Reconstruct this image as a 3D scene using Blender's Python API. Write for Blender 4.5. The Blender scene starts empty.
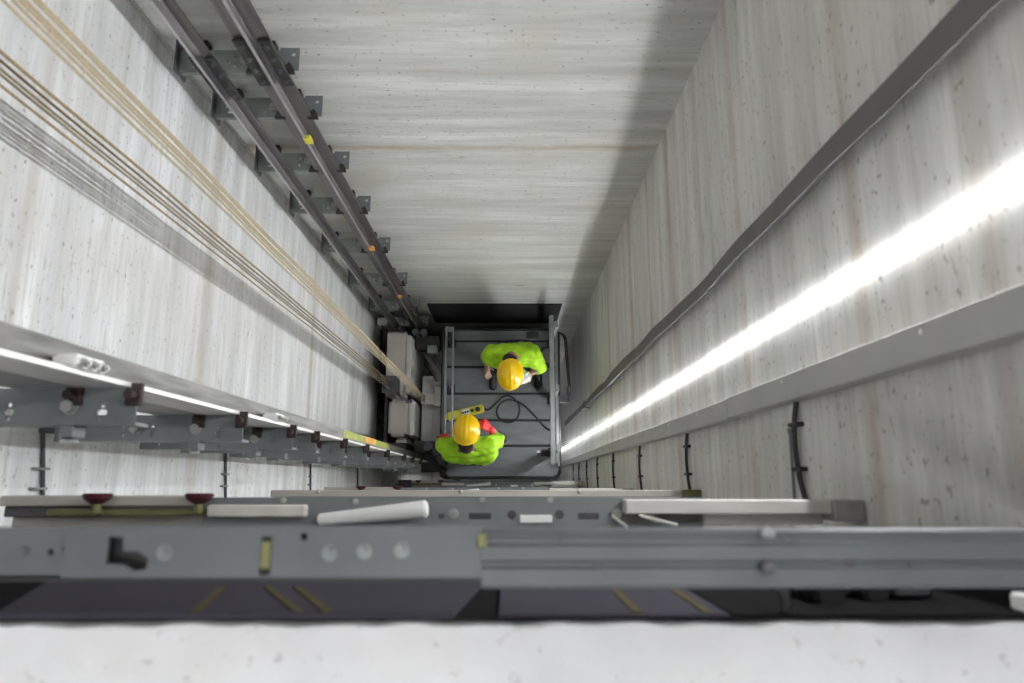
import bpy, bmesh, math, random
from mathutils import Vector, Matrix, Euler
random.seed(7)
PI = math.pi
S = bpy.context.scene
COL = S.collection

# ------------------------------------------------------------------ materials
def nodes(name):
    m = bpy.data.materials.new(name); m.use_nodes = True
    nt = m.node_tree; b = nt.nodes['Principled BSDF']
    return m, nt, b

def mat(name, col, rough=.5, metal=0.0, var=.12, scale=18, bump=0.0, stretch=(1, 1, 1), spec=.5):
    m, nt, b = nodes(name)
    tc = nt.nodes.new('ShaderNodeTexCoord'); mp = nt.nodes.new('ShaderNodeMapping')
    mp.inputs['Scale'].default_value = stretch
    nt.links.new(tc.outputs['Object'], mp.inputs['Vector'])
    n = nt.nodes.new('ShaderNodeTexNoise'); n.inputs['Scale'].default_value = scale; n.inputs['Detail'].default_value = 5
    nt.links.new(mp.outputs['Vector'], n.inputs['Vector'])
    r = nt.nodes.new('ShaderNodeValToRGB')
    r.color_ramp.elements[0].position = .3; r.color_ramp.elements[1].position = .7
    c = Vector(col)
    r.color_ramp.elements[0].color = (*(c * (1 - var)), 1); r.color_ramp.elements[1].color = (*[min(1, x * (1 + var)) for x in c], 1)
    nt.links.new(n.outputs['Fac'], r.inputs['Fac']); nt.links.new(r.outputs['Color'], b.inputs['Base Color'])
    b.inputs['Roughness'].default_value = rough; b.inputs['Metallic'].default_value = metal
    b.inputs['Specular IOR Level'].default_value = spec
    if bump:
        bp = nt.nodes.new('ShaderNodeBump'); bp.inputs['Strength'].default_value = bump; bp.inputs['Distance'].default_value = .004
        nt.links.new(n.outputs['Fac'], bp.inputs['Height']); nt.links.new(bp.outputs['Normal'], b.inputs['Normal'])
    return m

def concrete(name, base, dirt=1.0, joints=(), jscale=1.0, shade_fade=None, bands=10.0):
    """board-marked concrete: streaks run level round the shaft, brown pour joints, pits"""
    m, nt, b = nodes(name)
    L = nt.links.new
    geo = nt.nodes.new('ShaderNodeNewGeometry')
    def noise(scale, detail=6, rough=.6, dist=0.0):
        mp = nt.nodes.new('ShaderNodeMapping'); mp.inputs['Scale'].default_value = scale
        L(geo.outputs['Position'], mp.inputs['Vector'])
        n = nt.nodes.new('ShaderNodeTexNoise'); n.inputs['Scale'].default_value = 1; n.inputs['Detail'].default_value = detail
        n.inputs['Roughness'].default_value = rough; n.inputs['Distortion'].default_value = dist
        L(mp.outputs['Vector'], n.inputs['Vector']); return n.outputs['Fac']
    def ramp(f, p0, p1, v0=0.0, v1=1.0):
        r = nt.nodes.new('ShaderNodeMapRange'); r.inputs['From Min'].default_value = p0; r.inputs['From Max'].default_value = p1
        r.inputs['To Min'].default_value = v0; r.inputs['To Max'].default_value = v1; L(f, r.inputs['Value']); return r.outputs['Result']
    def math_(op, a, bb):
        n = nt.nodes.new('ShaderNodeMath'); n.operation = op
        for i, v in enumerate((a, bb)):
            if isinstance(v, (int, float)): n.inputs[i].default_value = v
            else: L(v, n.inputs[i])
        return n.outputs[0]
    def mix(fac, a, bb):
        n = nt.nodes.new('ShaderNodeMix'); n.data_type = 'RGBA'
        L(fac, n.inputs['Factor'])
        for s, v in (('A', a), ('B', bb)):
            inp = [i for i in n.inputs if i.name == s and i.type == 'RGBA'][0]
            if isinstance(v, tuple): inp.default_value = (*v, 1)
            else: L(v, inp)
        return [o for o in n.outputs if o.type == 'RGBA'][0]
    B = Vector(base)
    streak = noise((.9, .9, bands), 7, .65)
    fine = noise((2.2, 2.2, bands * 5), 5, .7)
    blotch = noise((1.6, 1.6, 1.1), 6, .6)
    pit = noise((40, 40, 55), 3, .5)
    scuff = noise((5.5, 5.5, 30), 6, .75, .4)
    where = noise((1.3, 1.3, 1.7), 3, .5)
    c = mix(ramp(streak, .35, .68), tuple(B * .74), tuple(B * 1.08))
    c = mix(math_('MULTIPLY', ramp(fine, .50, .68), min(.8, .55 * dirt)), c, tuple(B * Vector((.74, .72, .68)) if False else (B[0] * .74, B[1] * .72, B[2] * .66)))
    c = mix(math_('MULTIPLY', ramp(blotch, .5, .75), .4 * dirt), c, (B[0] * .80, B[1] * .77, B[2] * .70))
    sc = math_('MULTIPLY', ramp(scuff, .57, .70), ramp(where, .45, .60))
    c = mix(math_('MULTIPLY', sc, min(.9, dirt * .7)), c, (B[0] * .42, B[1] * .42, B[2] * .37))
    c = mix(math_('MULTIPLY', ramp(pit, .63, .71), min(.9, .6 * dirt)), c, (B[0] * .40, B[1] * .38, B[2] * .35))
    sep = nt.nodes.new('ShaderNodeSeparateXYZ'); L(geo.outputs['Position'], sep.inputs[0])
    wob = noise((3, 3, 2), 4, .6)
    z = math_('ADD', sep.outputs['Z'], math_('MULTIPLY', math_('SUBTRACT', wob, .5), .05))
    for zj, w, col, k in joints:
        dd = math_('ABSOLUTE', math_('SUBTRACT', z, zj), 0)
        f = math_('MULTIPLY', ramp(dd, w, w * .15), ramp(noise((2.5, 2.5, 5), 5, .7), .3, .62, .25, 1))
        c = mix(math_('MULTIPLY', f, k), c, col)
    if shade_fade:  # paints a shadow fade into the wall colour; no wall asks for it
        x0, x1, z0, z1 = shade_fade
        zz = math_('ADD', sep.outputs['Z'], math_('MULTIPLY', math_('SUBTRACT', blotch, .5), .25))
        f = math_('MULTIPLY', ramp(zz, z1, z0), math_('MULTIPLY', ramp(sep.outputs['X'], x0, x0 + .12), ramp(sep.outputs['X'], x1, x1 - .12)))
        c = mix(math_('MULTIPLY', f, .9), c, (.03, .028, .026))
    L(c, b.inputs['Base Color'])
    b.inputs['Roughness'].default_value = .82; b.inputs['Specular IOR Level'].default_value = .25
    bp = nt.nodes.new('ShaderNodeBump'); bp.inputs['Strength'].default_value = .35; bp.inputs['Distance'].default_value = .006
    L(math_('ADD', math_('MULTIPLY', fine, .6), math_('SUBTRACT', streak, math_('MULTIPLY', ramp(pit, .68, .76), .5))), bp.inputs['Height'])
    L(bp.outputs['Normal'], b.inputs['Normal'])
    return m

BROWN = (.36, .29, .20); RUST = (.40, .29, .22)
M = {}
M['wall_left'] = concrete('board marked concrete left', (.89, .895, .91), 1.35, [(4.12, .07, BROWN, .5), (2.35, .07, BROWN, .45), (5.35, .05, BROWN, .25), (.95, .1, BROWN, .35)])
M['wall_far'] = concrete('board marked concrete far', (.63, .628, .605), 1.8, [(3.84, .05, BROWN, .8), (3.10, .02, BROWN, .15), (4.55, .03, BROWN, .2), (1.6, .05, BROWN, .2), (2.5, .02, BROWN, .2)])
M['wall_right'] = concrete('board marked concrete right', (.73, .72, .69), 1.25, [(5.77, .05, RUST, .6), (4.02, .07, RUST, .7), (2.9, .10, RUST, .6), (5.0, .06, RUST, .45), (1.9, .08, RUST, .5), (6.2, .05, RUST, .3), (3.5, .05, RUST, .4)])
M['concrete'] = concrete('plain concrete', (.6, .59, .57), .8)
M['slab'] = concrete('trowelled concrete landing', (.83, .825, .835), .7, bands=2.0)
M['galv'] = mat('painted bracket steel', (.215, .235, .225), .5, .2, .14, 14)
M['zinc'] = mat('zinc plate', (.185, .20, .205), .5, .2, .10, 10)
M['zinc_dark'] = mat('dull primed steel', (.085, .082, .092), .6, .15, .12, 9)
M['dark_steel'] = mat('dark greasy steel', (.035, .034, .033), .5, .3, .3, 12)
M['rail'] = mat('drawn guide rail steel', (.165, .15, .155), .36, .75, .25, 6, stretch=(8, 8, .7))
M['rail_edge'] = mat('machined rail blade', (.46, .45, .46), .25, .85, .2, 6, stretch=(8, 8, .7))
M['rail_pale'] = mat('pale zinc rail base', (.75, .73, .71), .4, .25, .12, 7, stretch=(6, 6, .6))
M['rail_smear'] = mat('smeared rail blade', (.17, .165, .16), .45, .4, .4, 5, stretch=(10, 10, 1.2))
M['bolt'] = mat('bright bolt zinc', (.40, .40, .38), .35, .5, .1, 30)
M['rust'] = mat('rusty bolt', (.045, .028, .024), .7, .2, .3, 40)
M['rope'] = mat('greased hemp core rope', (.50, .41, .27), .6, .1, .2, 40, .4, (1, 1, 3))
M['rope_dark'] = mat('old golden wire rope', (.34, .25, .13), .6, .2, .25, 40, .4, (1, 1, 3))
M['wire'] = mat('governor wire', (.5, .5, .48), .35, .6, .15, 30)
M['trunk'] = mat('grey plastic trunking', (.44, .435, .42), .5, 0, .06, 6)
M['flat'] = mat('grey flat cable sheath', (.135, .128, .12), .7, 0, .1, 6)
M['black'] = mat('black rubber', (.012, .012, .012), .55, 0, .2, 20)
M['cable'] = mat('black cable', (.02, .019, .02), .5, 0, .2, 20)
M['roof'] = mat('grey car roof sheet', (.17, .18, .19), .42, .35, .14, 5, stretch=(1, 3, 1))
M['roof_rail'] = mat('galvanised balustrade', (.25, .26, .27), .45, .35, .12, 9)
M['tan'] = mat('beige weight steel', (.46, .43, .39), .5, .1, .09, 5)
M['tan_light'] = mat('pale weight plate', (.62, .60, .57), .5, .1, .08, 5)
M['red'] = mat('dark red rubber buffer', (.075, .009, .016), .5, 0, .2, 20)
M['olive'] = mat('olive passivated steel', (.17, .165, .07), .5, .3, .25, 12)
M['yellow_paint'] = mat('yellow paint', (.66, .60, .06), .5, 0, .2, 20)
M['green_paint'] = mat('yellow green paint smear', (.36, .40, .07), .5, 0, .3, 14)
M['orange_paint'] = mat('bright orange paint smear', (.78, .36, .04), .5, 0, .2, 14)
M['backing'] = mat('grey backing channel', (.36, .35, .35), .5, .2, .12, 5, stretch=(5, 5, .6))
M['bar'] = mat('grey sill bar zinc', (.105, .115, .122), .5, .2, .12, 8)
M['white'] = mat('white plastic', (.8, .8, .79), .4, 0, .05, 10)
M['cream'] = mat('cream plastic box', (.62, .60, .55), .5, 0, .08, 20)
M['hivis'] = mat('lime hi-vis fabric', (.35, .64, .012), .8, 0, .18, 16, .6)
M['helmet'] = mat('yellow helmet shell', (.90, .56, .004), .36, 0, .04, 6)
M['skin'] = mat('skin', (.28, .145, .105), .55, 0, .1, 20)
M['hair'] = mat('dark brown hair', (.03, .016, .013), .7, 0, .4, 60, .8, (1, 1, 6))
M['trousers'] = mat('dark navy work trousers', (.012, .013, .022), .85, 0, .2, 20, .5)
M['shoe'] = mat('black safety shoe', (.010, .010, .012), .45, 0, .2, 20)
M['red_glove'] = mat('red rubber glove', (.72, .03, .035), .55, 0, .15, 30, .4)
M['white_cloth'] = mat('white cloth', (.72, .70, .72), .9, 0, .08, 30, .5)
M['cuff'] = mat('dark grey sleeve', (.05, .042, .05), .85, 0, .2, 20)
M['pendant'] = mat('yellow control box', (.62, .55, .04), .45, 0, .1, 20)
M['stripe'] = mat('faded brown stripe', (.085, .07, .035), .9, 0, .2, 12, spec=.05)
M['shade'] = mat('matt black gap shade', (.014, .0135, .014), 1, 0, .2, 12, spec=.02)  # near-black colour stands in for shade in the landing gap
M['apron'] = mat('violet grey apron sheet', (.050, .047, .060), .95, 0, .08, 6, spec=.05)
M['door'] = mat('primed landing door sheet', (.36, .37, .38), .5, .3, .06, 4)
M['cast_shadow'] = mat('black shadow sheet', (.010, .0095, .009), .85, 0, .3, 3)  # near-black colour stands in for the shadow behind the car
M['eye'] = mat('eye white', (.75, .74, .72), .3, 0, .02, 20)

def emis(name, col, strength):
    m, nt, b = nodes(name)
    b.inputs['Base Color'].default_value = (.9, .9, .9, 1)
    b.inputs['Emission Color'].default_value = (*col, 1); b.inputs['Emission Strength'].default_value = strength
    return m
M['led'] = emis('lit led diffuser', (.965, .985, 1.0), 145)

# ------------------------------------------------------------------ mesh kit
class MB:
    def __init__(s): s.bm = bmesh.new()
    def _hull(s, vs, faces):
        v = [s.bm.verts.new(p) for p in vs]
        return [s.bm.faces.new([v[i] for i in f]) for f in faces]
    def box(s, x0, x1, y0, y1, z0, z1, bev=0.0, seg=1):
        t = bmesh.new()
        bmesh.ops.create_cube(t, size=1)
        for v in t.verts:
            v.co = Vector(((x0 + x1) / 2 + v.co.x * (x1 - x0), (y0 + y1) / 2 + v.co.y * (y1 - y0), (z0 + z1) / 2 + v.co.z * (z1 - z0)))
        if bev: bmesh.ops.bevel(t, geom=t.edges[:], offset=bev, segments=seg, affect='EDGES')
        s.merge(t); return s
    def merge(s, t, mx=None):
        me = bpy.data.meshes.new('tmp'); t.to_mesh(me); t.free()
        if mx is not None: me.transform(mx)
        s.bm.from_mesh(me); bpy.data.meshes.remove(me)
    def cyl(s, p0, p1, r0, r1=None, n=16, bev=0.0):
        r1 = r0 if r1 is None else r1
        p0, p1 = Vector(p0), Vector(p1); d = p1 - p0
        t = bmesh.new()
        bmesh.ops.create_cone(t, cap_ends=True, segments=n, radius1=r0, radius2=r1, depth=d.length)
        if bev: bmesh.ops.bevel(t, geom=[e for e in t.edges if all(len(f.verts) > 4 for f in e.link_faces) or any(len(f.verts) > 4 for f in e.link_faces)], offset=bev, segments=2, affect='EDGES')
        s.merge(t, Matrix.Translation((p0 + p1) / 2) @ d.to_track_quat('Z', 'Y').to_matrix().to_4x4()); return s
    def ball(s, c, r, rot=None, u=20, v=12):
        t = bmesh.new(); bmesh.ops.create_uvsphere(t, u_segments=u, v_segments=v, radius=1)
        r = (r, r, r) if isinstance(r, (int, float)) else r
        mx = Matrix.Translation(c) @ (rot.to_4x4() if rot is not None else Matrix.Identity(4)) @ Matrix.Diagonal((*r, 1))
        s.merge(t, mx); return s
    def cap(s, a, b, ra, rb, n=14):
        """tapered limb with round ends"""
        s.ball(a, ra, u=n, v=10); s.ball(b, rb, u=n, v=10); s.cyl(a, b, ra, rb, n=n); return s
    def tube(s, pts, r, n=8, closed=False):
        pts = [Vector(p) for p in pts]; rings = []; N = len(pts)
        up = None
        for i, p in enumerate(pts):
            a = pts[(i - 1) % N] if (closed or i > 0) else p
            b = pts[(i + 1) % N] if (closed or i < N - 1) else p
            t = (b - a).normalized()
            if up is None: up = t.orthogonal().normalized()
            up = (up - t * up.dot(t)).normalized(); q = t.cross(up)
            rr = r(i / (N - 1)) if callable(r) else r
            rings.append([s.bm.verts.new(p + (up * math.cos(k * 2 * PI / n) + q * math.sin(k * 2 * PI / n)) * rr) for k in range(n)])
        for i in range(N if closed else N - 1):
            A, B = rings[i], rings[(i + 1) % N]
            for k in range(n): s.bm.faces.new((A[k], A[(k + 1) % n], B[(k + 1) % n], B[k]))
        if not closed:
            s.bm.faces.new(rings[0][::-1]); s.bm.faces.new(rings[-1])
        return s
    def ribbon(s, pts, w, t):
        """flat cable: width vectors per point"""
        rows = []
        for p, wd, nd in pts:
            p, wd, nd = Vector(p), Vector(wd).normalized() * w / 2, Vector(nd).normalized() * t / 2
            rows.append([s.bm.verts.new(q) for q in (p + wd + nd, p - wd + nd, p - wd - nd, p + wd - nd)])
        for a, b in zip(rows, rows[1:]):
            for k in range(4): s.bm.faces.new((a[k], a[(k + 1) % 4], b[(k + 1) % 4], b[k]))
        s.bm.faces.new(rows[0][::-1]); s.bm.faces.new(rows[-1]); return s
    def prism(s, poly, axis, a0, a1, bev=0.0):
        """poly = 2-D outline on the two axes other than 'axis' (in x,y,z order)"""
        ix = 'xyz'.index(axis); t = bmesh.new()
        def mk(p, a):
            c = list(p); c.insert(ix, a); return t.verts.new(c)
        A = [mk(p, a0) for p in poly]; B = [mk(p, a1) for p in poly]; n = len(poly)
        t.faces.new(A[::-1]); t.faces.new(B)
        for i in range(n): t.faces.new((A[i], A[(i + 1) % n], B[(i + 1) % n], B[i]))
        bmesh.ops.recalc_face_normals(t, faces=t.faces[:])
        if bev: bmesh.ops.bevel(t, geom=t.edges[:], offset=bev, segments=1, affect='EDGES')
        s.merge(t); return s
    def plate(s, outline, holes, z0, z1, mx=None, bev=.0012):
        """flat plate in XY with true holes (polygons)"""
        cu = bpy.data.curves.new('tmp', 'CURVE'); cu.dimensions = '2D'; cu.fill_mode = 'BOTH'
        cu.extrude = (z1 - z0) / 2; cu.bevel_depth = 0
        for poly in [outline] + list(holes):
            sp = cu.splines.new('POLY'); sp.points.add(len(poly) - 1); sp.use_cyclic_u = True
            for k, (x, y) in enumerate(poly): sp.points[k].co = (x, y, 0, 1)
        o = bpy.data.objects.new('tmp', cu); COL.objects.link(o)
        dg = bpy.context.evaluated_depsgraph_get(); dg.update()
        me = bpy.data.meshes.new_from_object(o.evaluated_get(dg))
        me.transform(Matrix.Translation((0, 0, (z0 + z1) / 2)))
        if mx is not None: me.transform(mx)
        s.bm.from_mesh(me)
        bpy.data.objects.remove(o); bpy.data.curves.remove(cu); bpy.data.meshes.remove(me); return s
    def build(s, name, m, parent=None, smooth=False, origin=None):
        bmesh.ops.remove_doubles(s.bm, verts=s.bm.verts[:], dist=1e-6)
        bmesh.ops.recalc_face_normals(s.bm, faces=s.bm.faces[:])
        me = bpy.data.meshes.new(name); s.bm.to_mesh(me); s.bm.free()
        for mm in (m if isinstance(m, (list, tuple)) else [m]): me.materials.append(mm)
        if smooth:
            for p in me.polygons: p.use_smooth = True
            me.set_sharp_from_angle(angle=math.radians(40))
        o = bpy.data.objects.new(name, me); COL.objects.link(o)
        if parent is not None:
            base = parent.matrix_world.translation if False else world_loc(parent)
            me.transform(Matrix.Translation(-base)); o.parent = parent
        else:
            if origin is None:
                xs = [v.co for v in me.vertices]
                origin = Vector((sum((min(c[i] for c in xs), max(c[i] for c in xs))) / 2 for i in range(2)))
                origin = Vector((origin[0], origin[1], min(c[2] for c in xs)))
            origin = Vector(origin)
            me.transform(Matrix.Translation(-origin)); o.location = origin
        return o

def world_loc(o):
    v = Vector(o.location)
    while o.parent: o = o.parent; v += Vector(o.location)
    return v
def circ(cx, cy, r, n=14): return [(cx + r * math.cos(2 * PI * k / n), cy + r * math.sin(2 * PI * k / n)) for k in range(n)]
def rect(x0, x1, y0, y1): return [(x0, y0), (x1, y0), (x1, y1), (x0, y1)]
def slot(x0, x1, y, r, n=6):
    return [(x1 - r + r * math.cos(a), y + r * math.sin(a)) for a in [-PI / 2 + PI * k / n for k in range(n + 1)]] + \
           [(x0 + r + r * math.cos(a), y + r * math.sin(a)) for a in [PI / 2 + PI * k / n for k in range(n + 1)]]
def tag(o, label, cat, group=None, kind=None):
    o['label'] = label; o['category'] = cat
    if group: o['group'] = group
    if kind: o['kind'] = kind
    return o
def thing(name, loc, label, cat, group=None):
    o = bpy.data.objects.new(name, None); o.empty_display_size = .05; COL.objects.link(o); o.location = loc
    return tag(o, label, cat, group)
def struct(o): o['kind'] = 'structure'; return o
def copy_tree(o, delta=(0, 0, 0), parent=None):
    c = o.copy(); COL.objects.link(c)
    if parent is None: c.location = Vector(o.location) + Vector(delta)
    else: c.parent = parent
    for ch in [x for x in COL.objects if x.parent == o]: copy_tree(ch, parent=c)
    return c
def hexbolt(mb, c, ax, r=.010, h=.008, washer=True):
    c = Vector(c); ax = Vector(ax)
    if washer: mb.cyl(c, c + ax * .002, r * 1.45, n=16)
    mb.cyl(c + ax * .002, c + ax * (.002 + h), r, n=6)
    mb.cyl(c + ax * (.002 + h), c + ax * (.006 + h), r * .55, n=10)
    return mb
def smooth_path(pts, k=8):
    """Catmull-Rom"""
    P = [Vector(p) for p in pts]; P = [P[0] * 2 - P[1]] + P + [P[-1] * 2 - P[-2]]; out = []
    for i in range(1, len(P) - 2):
        a, b, c, d = P[i - 1:i + 3]
        for j in range(k):
            t = j / k
            out.append(.5 * ((2 * b) + (c - a) * t + (2 * a - 5 * b + 4 * c - d) * t * t + (3 * b - a - 3 * c + d) * t ** 3))
    out.append(P[-2]); return out

# ------------------------------------------------------------------ shaft shell
XL, XR, YF = -1.45, .82, 1.80
ZP, ZT = -6.0, 9.8
ZS = 6.40            # the landing we look from
YB = -.30            # face of the door-side wall
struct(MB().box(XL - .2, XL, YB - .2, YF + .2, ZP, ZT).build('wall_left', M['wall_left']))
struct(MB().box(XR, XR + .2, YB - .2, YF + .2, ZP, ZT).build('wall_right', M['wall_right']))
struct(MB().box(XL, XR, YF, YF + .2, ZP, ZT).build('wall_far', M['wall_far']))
struct(MB().box(XL, XR, YB - .2, YB, ZP, ZS - .22).build('wall_front', M['concrete']))
struct(MB().box(XL, XR, YB, YF, ZP - .2, ZP).build('floor', M['concrete']))
struct(MB().box(XL - .2, XR + .2, YB - 1.6, YF + .2, ZT, ZT + .2).build('ceiling', M['concrete']))
# landing slab with a slightly broken arris
mb = MB(); N = 90
rows = []
for k in range(N + 1):
    x = XL + (XR - XL) * k / N
    e = -.1725 + .0016 * math.sin(k * 1.7) + .0012 * math.sin(k * .61 + 1) + random.uniform(-.0008, .0008)
    rows.append([mb.bm.verts.new(p) for p in ((x, e, ZS - .22), (x, e, ZS - .012), (x, e - .003, ZS - .003), (x, e - .012, ZS), (x, -1.9, ZS), (x, -1.9, ZS - .22))])
for a, b in zip(rows, rows[1:]):
    for k in range(6): mb.bm.faces.new((a[k], a[(k + 1) % 6], b[(k + 1) % 6], b[k]))
mb.bm.faces.new(rows[0]); mb.bm.faces.new(rows[-1][::-1])
struct(mb.build('floor_landing', M['slab'], smooth=True))

# closed landing doors of the two lower floors (behind their headers)
for i, zf in enumerate((3.5, .6)):
    d = MB().box(-.75, .0, YB, -.262, zf + .02, zf + 2.1, .003).box(.003, .62, YB, -.262, zf + .02, zf + 2.1, .003)
    struct(d.build('door_%d' % (i + 1), M['door']))

# ------------------------------------------------------------------ LED strip light
t = thing('led_light', (XR, .47, ZP + 2.6), 'glowing white LED light strip running down the right concrete wall', 'light')
MB().box(.8165, .82, .471, .481, -3.4, 9.6, .0005).build('channel', M['white'], t)
MB().prism([(XR - .0002 - .0066 * math.sin(PI * k / 8), .476 - .0095 * math.cos(PI * k / 8)) for k in range(9)], 'z', -3.38, 9.58).build('diffuser', M['led'], t, smooth=True)

# ------------------------------------------------------------------ flat travelling cable
pts, web = [], []
for k in range(110):
    z = 9.4 - k * .105
    y = .768 + .006 * math.sin(z * 2.3) + .004 * math.sin(z * 5.1 + 1) + .003 * math.sin(z * 9)
    x = .774 + .006 * math.sin(z * 1.9 + .5) + .003 * math.sin(z * 4.3)
    tw = .10 * math.sin(z * 1.6)
    pts.append(((x, y, z), (math.sin(tw), math.cos(tw), 0), (math.cos(tw), -math.sin(tw), 0)))
    web.append([(x + .0015, y + .006, z), (XR - .0004, y + .006, z), (XR - .0004, y + .018, z), (x + .0015, y + .018, z)])
t = thing('travelling_cable', (.774, .765, -1.7), 'dark grey flat travelling cable hanging along the right wall above the light strip', 'cable')
MB().ribbon(pts, .064, .0025).build('sheath', M['flat'], t, smooth=True)
wb = MB(); rows = [[wb.bm.verts.new(q) for q in r] for r in web]
for a, b in zip(rows, rows[1:]):
    for k in range(4): wb.bm.faces.new((a[k], a[(k + 1) % 4], b[(k + 1) % 4], b[k]))
wb.bm.faces.new(rows[0][::-1]); wb.bm.faces.new(rows[-1])
wb.build('light_blocker', M['black'], t)  # added strip closing the gap to the wall, blocks LED light beyond the cable
MB().box(.765, .8199, .72, .732, .44, .50, .002).box(.758, .765, .72, .80, .44, .50, .002).build('clip', M['rust'], t)

# ------------------------------------------------------------------ cable trunking on the right wall
t = thing('cable_trunking', (.8, .25, -3.4), 'pale grey cable trunking fixed to the right wall below the light strip', 'trunking')
zz = 9.5
for k, zl in enumerate((6.55, 4.9, 3.62, 2.2, .7, -.9, -3.4)):
    yo = .003 * math.sin(k * 2.1)
    MB().box(.772, .8199, .219 + yo, .289 + yo, zl + .002, zz - .002, .0012).build('trunking_length', M['trunk'], t)
    for q in (.3, .7): MB().ball((.772, .272 + yo, zl + (zz - zl) * q), (.0025, .006, .006)).build('screw', M['white'], t)
    zz = zl
# short cables from the trunking to the landing side
for k, z in enumerate((5.385, 4.19, 3.06, 1.98, 1.02, .18, -.6, -1.3)):
    w = .012
    path = smooth_path([(.812, .222, z + .0), (.808, .17, z - w), (.806, .10, z - w * 1.4), (.808, .02, z - w), (.809, -.03, z + w * .4), (.808, -.08, z + .03)])
    names = ['nearest, beside a grey rod', 'second from the top', 'third from the top', 'fourth from the top', 'fifth from the top', 'sixth from the top', 'seventh from the top', 'lowest, beside the car']
    o = thing('branch_cable', (.81, .1, z - .03), 'black cable below the trunking on the right wall, ' + names[k], 'cable', 'black cables below the trunking')
    MB().tube(path, .0075 if k == 0 else .007, 8).build('sheath', M['cable'], o, smooth=True)
    for yc in (.158, .035):
        MB().box(.797, .8199, yc - .006, yc + .006, z - .036, z + .022, .002).build('cable_clip', M['dark_steel'], o)
o = MB().cyl((.812, .145, 5.325), (.812, -.05, 5.318), .0045, n=10).cyl((.8199, .145, 5.325), (.806, .145, 5.325), .007, n=10).build('steel_rod', M['galv'])
tag(o, 'thin grey rod on the right wall next to the nearest black cable', 'rod')

# left-hand short rods with clips, under the front rail
for k, (z, nm) in enumerate(((5.14, 'nearest, at the left edge of the photo'), (3.74, 'second, below the front guide rail'), (2.21, 'third, below the front guide rail'), (.61, 'farthest, close to the counterweight'))):
    o = thing('wall_conduit', (XL, .05, z), 'thin dark conduit with clips on left wall, ' + nm, 'conduit', 'thin conduits on the left wall')
    MB().cyl((XL + .008, .24, z + .038), (XL + .008, -.2, z - .05), .0065, n=10).build('pipe', M['zinc_dark'], o, smooth=True)
    for yc in (.04, -.02):
        MB().box(XL, XL + .02, yc - .004, yc + .004, z - .02, z + .04, .001).build('clip', M['galv'], o)

# ------------------------------------------------------------------ guide rails
RX, RB = -.968, 1.632     # back car rail: centre of base, face of base
def rail(mb_base, mb_blade, cx, yb, sgn, half, blade, th, z0, z1, basth=.011):
    # base: tapered T flange, blade points along sgn*y
    y0, y1 = yb, yb - sgn * basth
    poly = [(cx - half, y1), (cx + half, y1), (cx + half, y0 - sgn * .004), (cx + th * .9, y0), (cx - th * .9, y0), (cx - half, y0 - sgn * .004)]
    mb_base.prism(poly, 'z', z0, z1)
    mb_blade.prism([(cx - th * .65, y0 - sgn * .001), (cx + th * .65, y0 - sgn * .001), (cx + th * .5, yb + sgn * (blade * .45)), (cx + th * .5, yb + sgn * blade), (cx - th * .5, yb + sgn * blade), (cx - th * .5, yb + sgn * (blade * .45))], 'z', z0, z1)
def fishplate(t, cx, yb, sgn, half, zc, m):
    f = MB()
    for sx in (-1, 1):
        f.box(*sorted((cx + sx * half * .36, cx + sx * half * 1.06)), *sorted((yb + sgn * .0005, yb + sgn * .010)), zc - .15, zc + .15, .002)
    fo = f.build('fishplate', m, t)
    for sx in (-1, 1):
        for k in range(4):
            b = MB(); hexbolt(b, (cx + sx * half * .70, yb + sgn * .010, zc - .112 + k * .075), (0, sgn, 0), .0085, .008)
            b.build('bolt', M['zinc_dark'], fo)
t = thing('guide_rail', (RX, RB, ZP), 'thick dark steel T guide rail before the far wall, the right one of two', 'guide rail')
a, b = MB(), MB(); rail(a, b, RX, RB, -1, .068, .030, .014, ZP, 9.4)
a.build('base', M['rail'], t); b.build('blade', M['rail_edge'], t)
fishplate(t, RX, RB, -1, .068, 4.86, M['dark_steel']); fishplate(t, RX, RB, -1, .068, .75, M['dark_steel'])
for z, mm in ((4.28, 'yellow_paint'), (2.72, 'orange_paint'), (1.45, 'orange_paint')):
    m_ = MB().box(RX - .011, RX + .026, RB - .033, RB - .012, z - .028, z + .028, .002).build('paint_mark', M[mm], t); m_['label'] = 'small yellow paint mark on the rail blade'
t = thing('guide_rail', (-1.205, RB, ZP), 'slim dark counterweight guide rail before the far wall, the left one of two', 'guide rail')
a, b = MB(), MB(); rail(a, b, -1.205, RB, -1, .044, .046, .012, ZP, 9.4)
a.build('base', M['rail'], t); b.build('blade', M['rail_edge'], t)
fishplate(t, -1.205, RB, -1, .046, 4.75, M['dark_steel'])

FX, FB = -.888, .218
t = thing('guide_rail', (FX, FB, ZP), 'pale smeared guide rail at lower left with yellow green paint near the car', 'guide rail')
a, b = MB(), MB(); rail(a, b, FX, FB, 1, .058, .056, .016, ZP, 9.4, .014)
a.build('base', M['rail_pale'], t); b.build('blade', M['rail_smear'], t)
MB().box(-1.10, FX - .058, FB - .0145, FB - .0115, ZP, 9.4).box(-1.10, -1.092, FB - .0115, FB + .01, ZP, 9.4).build('backing_channel', M['backing'], t)
m_ = MB().box(FX - .0095, FX + .0095, FB + .018, FB + .0575, 2.2, 3.62, .001).build('paint_band', M['green_paint'], t); m_['label'] = 'yellow green paint smear'
m_ = MB().box(FX - .0105, FX + .0105, FB + .02, FB + .0585, 2.72, 3.05, .001).build('paint_band', M['orange_paint'], t); m_['label'] = 'bright orange paint smear'
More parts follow.
